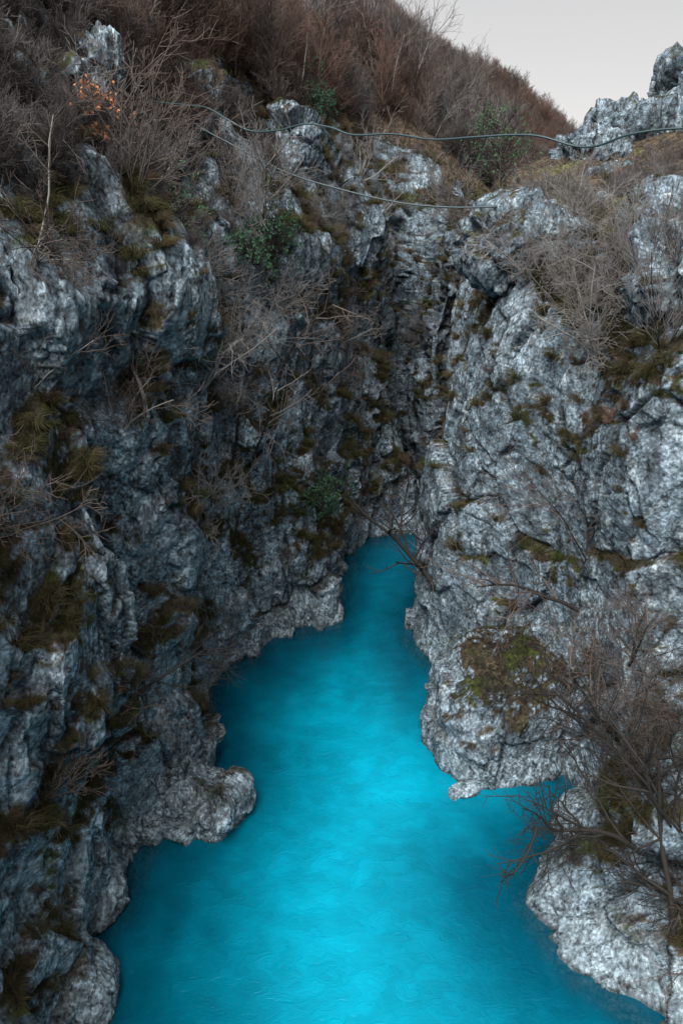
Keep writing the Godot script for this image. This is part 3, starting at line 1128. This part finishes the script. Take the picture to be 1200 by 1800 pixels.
func make_single_trees() -> void:
	rng.seed = 99
	var multi := form(8, 2, [8, 6], 26.0, 0.12, 0.1, 0.25, 0.009)
	var sprawl := form(9, 3, [5, 5, 4], 48.0, 0.22, 0.02, 0.1, 0.008)
	var slim := form(1, 3, [9, 6, 4], 36.0, 0.1, 0.06, 0.25, 0.008)
	var crooked := form(1, 3, [8, 5, 3], 52.0, 0.22, 0.03, 0.2, 0.009)
	var twin := form(2, 3, [8, 6, 4], 42.0, 0.16, 0.05, 0.25, 0.008)
	var U := Vector3.UP
	place_tree("leafless_shrub", "tall many-stemmed bare shrub standing alone on the pale ledge high on the right cliff", "shrub", Vector3(10.0, 18.4, -26.8), 4.2, 0.04, U, multi, mat.bark_dark, mat.twig_grey)
	place_tree("sprawling_shrub", "wide tangle of pale bare branches hanging over the upper edge of the right cliff", "shrub", Vector3(8.0, 18.9, -29.1), 3.9, 0.05, Vector3(-0.45, 0.8, 0.2), sprawl, mat.bark_pale, mat.twig_pale)
	place_tree("sprawling_shrub", "pale arching bare shrub beside the rounded top of the right cliff", "shrub", Vector3(6.6, 20.4, -33.5), 3.4, 0.045, Vector3(-0.3, 0.9, 0.3), sprawl, mat.bark_pale, mat.twig_grey)
	place_tree("sprawling_shrub", "grey twiggy shrub on the ledge between the pale tangle and the lone many-stemmed shrub", "shrub", Vector3(8.4, 20.4, -30.3), 3.4, 0.04, Vector3(0.1, 0.9, 0.2), sprawl, mat.bark, mat.twig_grey)
	place_tree("leafless_shrub", "grey bare shrub above the lone many-stemmed shrub, against the pale rock face", "shrub", Vector3(11.2, 20.8, -28.8), 3.6, 0.04, U, multi, mat.bark, mat.twig)
	place_tree("dark_tree", "dark crooked tree leaning out of the bank beside the lowest right rocks", "tree", Vector3(10.0, 2.0, -16.6), 6.6, 0.12, Vector3(-0.2, 0.9, -0.35), crooked, mat.bark_dark, mat.bark_dark)
	place_tree("dark_tree", "dark upright bare tree on the right bank behind the boulder bay", "tree", Vector3(10.9, 4.4, -20.1), 6.2, 0.11, Vector3(-0.1, 1, -0.1), twin, mat.bark_dark, mat.bark_dark)
	place_tree("twiggy_shrub", "reddish twiggy thicket on the right bank above the boulder", "shrub", Vector3(10.8, 4.6, -24.0), 3.8, 0.035, Vector3(-0.35, 0.9, 0.1), sprawl, mat.bark, mat.twig)
	place_tree("twiggy_shrub", "low twiggy shrub reaching over the water of the small bay", "shrub", Vector3(9.0, 1.9, -21.6), 2.6, 0.03, Vector3(-0.8, 0.5, 0.1), sprawl, mat.bark_dark, mat.bark_dark)
	place_tree("twiggy_shrub", "yellowish grey thicket at the bank's edge beside the dark upright tree", "shrub", Vector3(11.6, 6.4, -21.8), 3.6, 0.035, Vector3(-0.2, 0.9, 0.3), sprawl, mat.bark, mat.twig)
	place_tree("slim_tree", "slim bare tree rooted in the dark crack in the middle of the right cliff", "tree", Vector3(9.2, 9.7, -28.6), 5.0, 0.07, Vector3(-0.1, 1, 0.2), twin, mat.bark_dark, mat.twig)
	place_tree("leaning_tree", "bare tree leaning left across the right cliff above the boulder", "tree", Vector3(9.2, 7.2, -28.6), 5.2, 0.09, Vector3(-0.75, 0.65, 0.2), crooked, mat.bark_dark, mat.twig)
	place_tree("leaning_tree", "dark mossy trunk leaning over the far narrow bend of the river", "tree", Vector3(4.9, 4.4, -35.2), 5.4, 0.16, Vector3(-0.5, 0.75, -0.2), crooked, mat.bark_dark, mat.bark_dark)
	place_tree("dark_shrub", "dark forked shrub growing from the mossy crack between two left buttresses", "shrub", Vector3(-6.2, 8.6, -21.9), 4.4, 0.07, Vector3(0.55, 0.8, 0.1), twin, mat.bark_dark, mat.bark_dark)
	place_tree("dark_tree", "dark branching tree spreading over the far left buttress", "tree", Vector3(-0.6, 9.9, -43.2), 6.0, 0.12, Vector3(-0.15, 0.9, 0.2), crooked, mat.bark_dark, mat.twig)
	place_tree("sprawling_shrub", "pale twiggy shrub beside the overhanging nose of the left cliff", "shrub", Vector3(-4.4, 16.6, -27.4), 3.8, 0.04, Vector3(0.4, 0.8, 0.2), sprawl, mat.bark_pale, mat.twig_pale)
	place_tree("sprawling_shrub", "pale arching shrub in the gully behind the overhanging left nose", "shrub", Vector3(-4.4, 15.4, -36.4), 4.4, 0.05, Vector3(0.3, 0.9, 0.2), sprawl, mat.bark_pale, mat.twig_grey)
	place_tree("grey_tree", "rounded grey bare tree beside the dark evergreen on the left cliff", "tree", Vector3(-2.8, 19.2, -38.6), 4.6, 0.09, Vector3(0.05, 1, 0.1), form(1, 3, [12, 7, 5], 45.0, 0.12, 0.08, 0.15, 0.009), mat.bark_dark, mat.twig_grey)
	place_tree("grey_tree", "bare brown tree in the deep gully at the gorge's far left bend", "tree", Vector3(-2.2, 14.2, -38.6), 5.2, 0.09, Vector3(0.3, 0.9, 0.1), crooked, mat.bark_dark, mat.twig)
	place_tree("hill_tree", "dark bare tree with a visible trunk below the skyline, beside the upper cable", "tree", Vector3(13.9, left_hill(13.9, -93.0), -93.0), 6.0, 0.16, U, crooked, mat.bark_dark, mat.twig)
	place_tree("hill_tree", "pale slim tree standing alone in the brown brush high on the hillside", "tree", Vector3(2.9, left_hill(2.9, -91.4), -91.4), 7.5, 0.12, U, slim, mat.bark_pale, mat.twig_grey)
	place_tree("birch_sapling", "small white-stemmed sapling on the grassy slope above the left cliff", "sapling", Vector3(-2.6, left_hill(-2.6, -55.0), -55.0), 4.2, 0.06, Vector3(0.1, 1, 0), slim, mat.bark_pale, mat.twig)
	place_tree("gnarled_stump", "thick gnarled root climbing the left cliff beside the overhanging nose", "root", Vector3(-6.0, 17.4, -24.0), 1.9, 0.09, Vector3(-0.2, 1, 0.1), form(1, 2, [3, 2], 40.0, 0.4, 0.0, 0.5, 0.02), mat.bark_pale, mat.bark)
	place_tree("dark_tree", "dark crooked tree with long bare limbs hanging over the layered nose of the right bank", "tree", Vector3(9.4, 4.0, -19.4), 4.6, 0.1, Vector3(-0.5, 0.8, 0.2), crooked, mat.bark_dark, mat.bark_dark)
	place_tree("dark_tree", "dark forked tree at the foot of the near right bank", "tree", Vector3(10.4, 3.2, -15.6), 4.4, 0.09, Vector3(-0.3, 0.9, -0.2), twin, mat.bark_dark, mat.bark_dark)
	place_tree("dark_tree", "dark leaning tree above the pale block of the small bay", "tree", Vector3(10.6, 4.0, -24.4), 4.8, 0.09, Vector3(-0.6, 0.7, 0.3), crooked, mat.bark_dark, mat.twig)
	place_tree("dark_tree", "slender dark tree against the right cliff behind the bay", "tree", Vector3(10.6, 7.0, -25.0), 5.0, 0.08, Vector3(-0.2, 0.9, 0.3), twin, mat.bark_dark, mat.twig)
	place_tree("dark_tree", "dark tree with wide low limbs on the right bank behind the layered nose", "tree", Vector3(10.8, 5.0, -18.6), 5.0, 0.1, Vector3(-0.6, 0.8, 0.0), crooked, mat.bark_dark, mat.bark_dark)
	place_tree("slim_tree", "slim brown tree beside the boulder's turf top", "tree", Vector3(9.8, 5.0, -27.6), 4.6, 0.07, Vector3(-0.3, 0.9, 0.2), twin, mat.bark_dark, mat.twig)
	place_tree("slim_tree", "slim bare tree hanging from the middle of the left cliff", "tree", Vector3(-5.4, 11.0, -28.4), 4.2, 0.06, Vector3(0.5, 0.8, 0.2), twin, mat.bark, mat.twig_grey)
	place_tree("slim_tree", "bare tree in the gully left of the far dark evergreen bush", "tree", Vector3(-3.9, 10.6, -36.8), 4.6, 0.07, Vector3(0.3, 0.9, 0.2), crooked, mat.bark_dark, mat.twig_grey)
	var rust := place_tree("rust_leaved_tree", "small tree with the last rust-orange leaves on the upper left cliff", "tree", Vector3(-7.2, 24.2, -26.4), 2.6, 0.045, Vector3(0.1, 1, 0.2), twin, mat.bark, mat.twig)
	leaves_on(rust, 0.6, 0.15, 0.05, mat.leaf_rust, 2)
	var fir := place_tree("young_spruce", "young green spruce on the left cliff below the cables", "tree", Vector3(-6.6, 20.4, -29.0), 3.4, 0.05, U, form(1, 2, [34, 8], 68.0, 0.06, -0.02, 0.05, 0.008), mat.bark, mat.bark_dark)
	leaves_on(fir, 1.0, 0.17, 0.022, mat.leaf_bright, 4)
	var holly := place_tree("evergreen_bush", "dense dark green evergreen bush on the left cliff beside the grey tree", "bush", Vector3(-3.9, 19.4, -38.4), 3.0, 0.05, U, form(5, 2, [9, 8], 40.0, 0.15, 0.05, 0.05, 0.01), mat.bark, mat.bark_dark)
	leaves_on(holly, 1.0, 0.16, 0.05, mat.leaf_green, 6)
	var box := place_tree("evergreen_bush", "small dark green bush under the upper cable at the hillside's foot", "bush", Vector3(-1.3, left_hill(-1.3, -54.8), -54.8), 2.6, 0.05, U, form(5, 2, [8, 7], 45.0, 0.15, 0.05, 0.05, 0.01), mat.bark, mat.bark_dark)
	leaves_on(box, 1.0, 0.16, 0.05, mat.leaf_green, 5)
	var pine := place_tree("young_pine", "light green young pine in the notch between hillside and right cliff", "tree", Vector3(10.6, 21.8, -58.0), 4.2, 0.07, U, form(1, 2, [30, 8], 62.0, 0.08, 0.06, 0.1, 0.01), mat.bark, mat.bark_dark)
	leaves_on(pine, 1.0, 0.22, 0.03, mat.leaf_bright, 4)
	var ivy := place_tree("evergreen_bush", "dark evergreen bush hanging low on the far left buttress above the water", "bush", Vector3(-1.2, 6.8, -40.6), 2.8, 0.05, Vector3(0.3, 0.6, 0.2), form(6, 2, [8, 7], 50.0, 0.2, -0.1, 0.05, 0.01), mat.bark, mat.bark_dark)
	leaves_on(ivy, 1.0, 0.15, 0.05, mat.leaf_green, 5)


func make_cliff_shrubs() -> void:
	rng.seed = 123
	var kinds := []
	for k in 6:
		kinds.append(woody([3.0, 2.4, 3.4, 2.7, 2.2, 3.1][k], 0.035, Vector3(0.35, 0.9, 0.1).normalized(), form(6, 3, [5, 4, 4], 42.0, 0.2, 0.04, 0.12, 0.008)))
	var pole: Node3D = null
	var put := 0
	while put < 46:
		var z := rng.randf_range(-62.0, -170.0)
		var x := rng.randf_range(-0.42, 0.2) * -z
		var p := Vector3(x, left_hill(x, z) - 0.1, z)
		if inside_left(x, z, edge_x(left_edge, z)) > -0.5 or not in_view(p, 1.0):
			continue
		put += 1
		if pole == null:
			var w := woody(5.2, 0.07, Vector3.UP, form(1, 3, [9, 5, 3], 34.0, 0.1, 0.08, 0.3, 0.012))
			pole = thing("slim_tree", "", "tree", p)
			mesh_node("trunk", w.trunk, mat.bark_pale, pole)
			mesh_node("crown", w.crown, mat.twig_grey, pole)
		var o: Node3D = pole
		if put > 1:
			o = pole.duplicate()
			o.name = numbered("slim_tree")
			add_child(o)
		o.transform = upright(p, rng.randf_range(0.7, 1.25))
		tag(o, "slim pale bare tree among the brown brush of the far hillside", "tree", "slim trees on the far hillside")
	for row in [["right", 18, "pale twiggy shrub rooted on the upper right cliff", "twiggy shrubs of the upper right cliff", mat.twig_pale, func(p: Vector3, n: Vector3) -> bool: return p.y > 15.5 and p.x > 4.0 and n.y > 0.2 and p.z < -24.0 and (p.y > 18.5 or rng.randf() < 0.15)],
			["right", 3, "brown twiggy thicket on the low right bank", "thickets of the low right bank", mat.twig, func(p: Vector3, n: Vector3) -> bool: return p.y > 2.2 and p.y < 10.0 and p.z > -25.5 and p.x > 9.0],
			["left", 44, "pale twiggy shrub rooted in the gullies of the left cliff", "twiggy shrubs in the left gullies", mat.twig_grey, func(p: Vector3, n: Vector3) -> bool: return p.y > 9.0 and p.y < 24.0 and p.z < -27.0 and n.y > 0.0 and rng.randf() < smoothstep(6.0, 17.0, p.y)],
			["left", 8, "brown bare shrub on the ledges of the near left cliff", "bare shrubs of the near left ledges", mat.twig, func(p: Vector3, n: Vector3) -> bool: return p.y > 6.0 and p.z > -27.0 and p.z < -15.0 and n.y > 0.25]]:
		var made := [null, null, null, null, null, null]
		for f in footholds(left_grid if row[0] == "left" else right_grid, row[1], row[5]):
			var k := rng.randi_range(0, 5)
			var o: Node3D
			if made[k] == null:
				o = thing("twiggy_shrub", "", "shrub", Vector3.ZERO)
				mesh_node("stems", kinds[k].trunk, mat.bark if k % 2 == 0 else mat.bark_pale, o)
				mesh_node("crown", kinds[k].crown, row[4], o)
				made[k] = o
			else:
				o = made[k].duplicate()
				o.name = numbered("twiggy_shrub")
				add_child(o)
			var t := upright(f[0] - f[1] * 0.05, rng.randf_range(0.6, 1.25))
			t.basis = Basis(Quaternion(Vector3.UP, (Vector3.UP + f[1] * 0.7).normalized())) * t.basis
			o.transform = t
			tag(o, row[2], "shrub", row[3])


# ------------------------------------------------------------------ cables

func cable(label: String, ends: Array, r: float) -> void:
	var t := Twigs.new()
	var path := PackedVector3Array()
	var m := ends.size()
	for k in m - 1:
		for e in 14:
			path.append(cr(ends[maxi(k - 1, 0)], ends[k], ends[k + 1], ends[mini(k + 2, m - 1)], e / 14.0))
	path.append(ends[m - 1])
	t.tube(path, r, r, 10)
	tag(mesh_node("cable", t.mesh(), mat.cable), label, "cable")


func make_cables() -> void:
	cable("thick dark wavy cable strung across the gorge above the thinner one", [Vector3(-9.53, 26.94, -39.50), Vector3(-8.20, 26.43, -38.50), Vector3(-6.31, 26.19, -37.00), Vector3(-5.38, 26.06, -36.20), Vector3(-4.52, 25.64, -35.50), Vector3(-3.58, 25.23, -35.00), Vector3(-2.41, 25.24, -34.20), Vector3(-1.39, 25.45, -33.60), Vector3(-0.42, 25.33, -33.00), Vector3(0.42, 25.08, -32.40), Vector3(1.82, 25.10, -31.50), Vector3(3.13, 24.93, -30.50), Vector3(4.37, 25.00, -29.60), Vector3(5.54, 25.07, -28.80), Vector3(6.33, 25.02, -28.20), Vector3(7.26, 24.75, -27.50), Vector3(7.83, 24.77, -27.00), Vector3(8.46, 25.05, -26.40), Vector3(9.24, 25.20, -25.80), Vector3(10.22, 25.25, -25.00)], 0.034)
	cable("thin dark cable sagging from the left cliff to the right cliff top", [Vector3(-7.43, 26.19, -40.50), Vector3(-6.35, 25.44, -39.80), Vector3(-5.02, 24.80, -39.00), Vector3(-2.48, 23.64, -38.00), Vector3(0.00, 22.96, -37.20), Vector3(2.42, 22.48, -36.60), Vector3(4.32, 22.33, -36.20), Vector3(5.97, 22.34, -36.00), Vector3(7.40, 22.41, -36.00), Vector3(8.75, 22.21, -36.60), Vector3(10.04, 21.75, -37.60), Vector3(10.99, 21.09, -38.00)], 0.034)
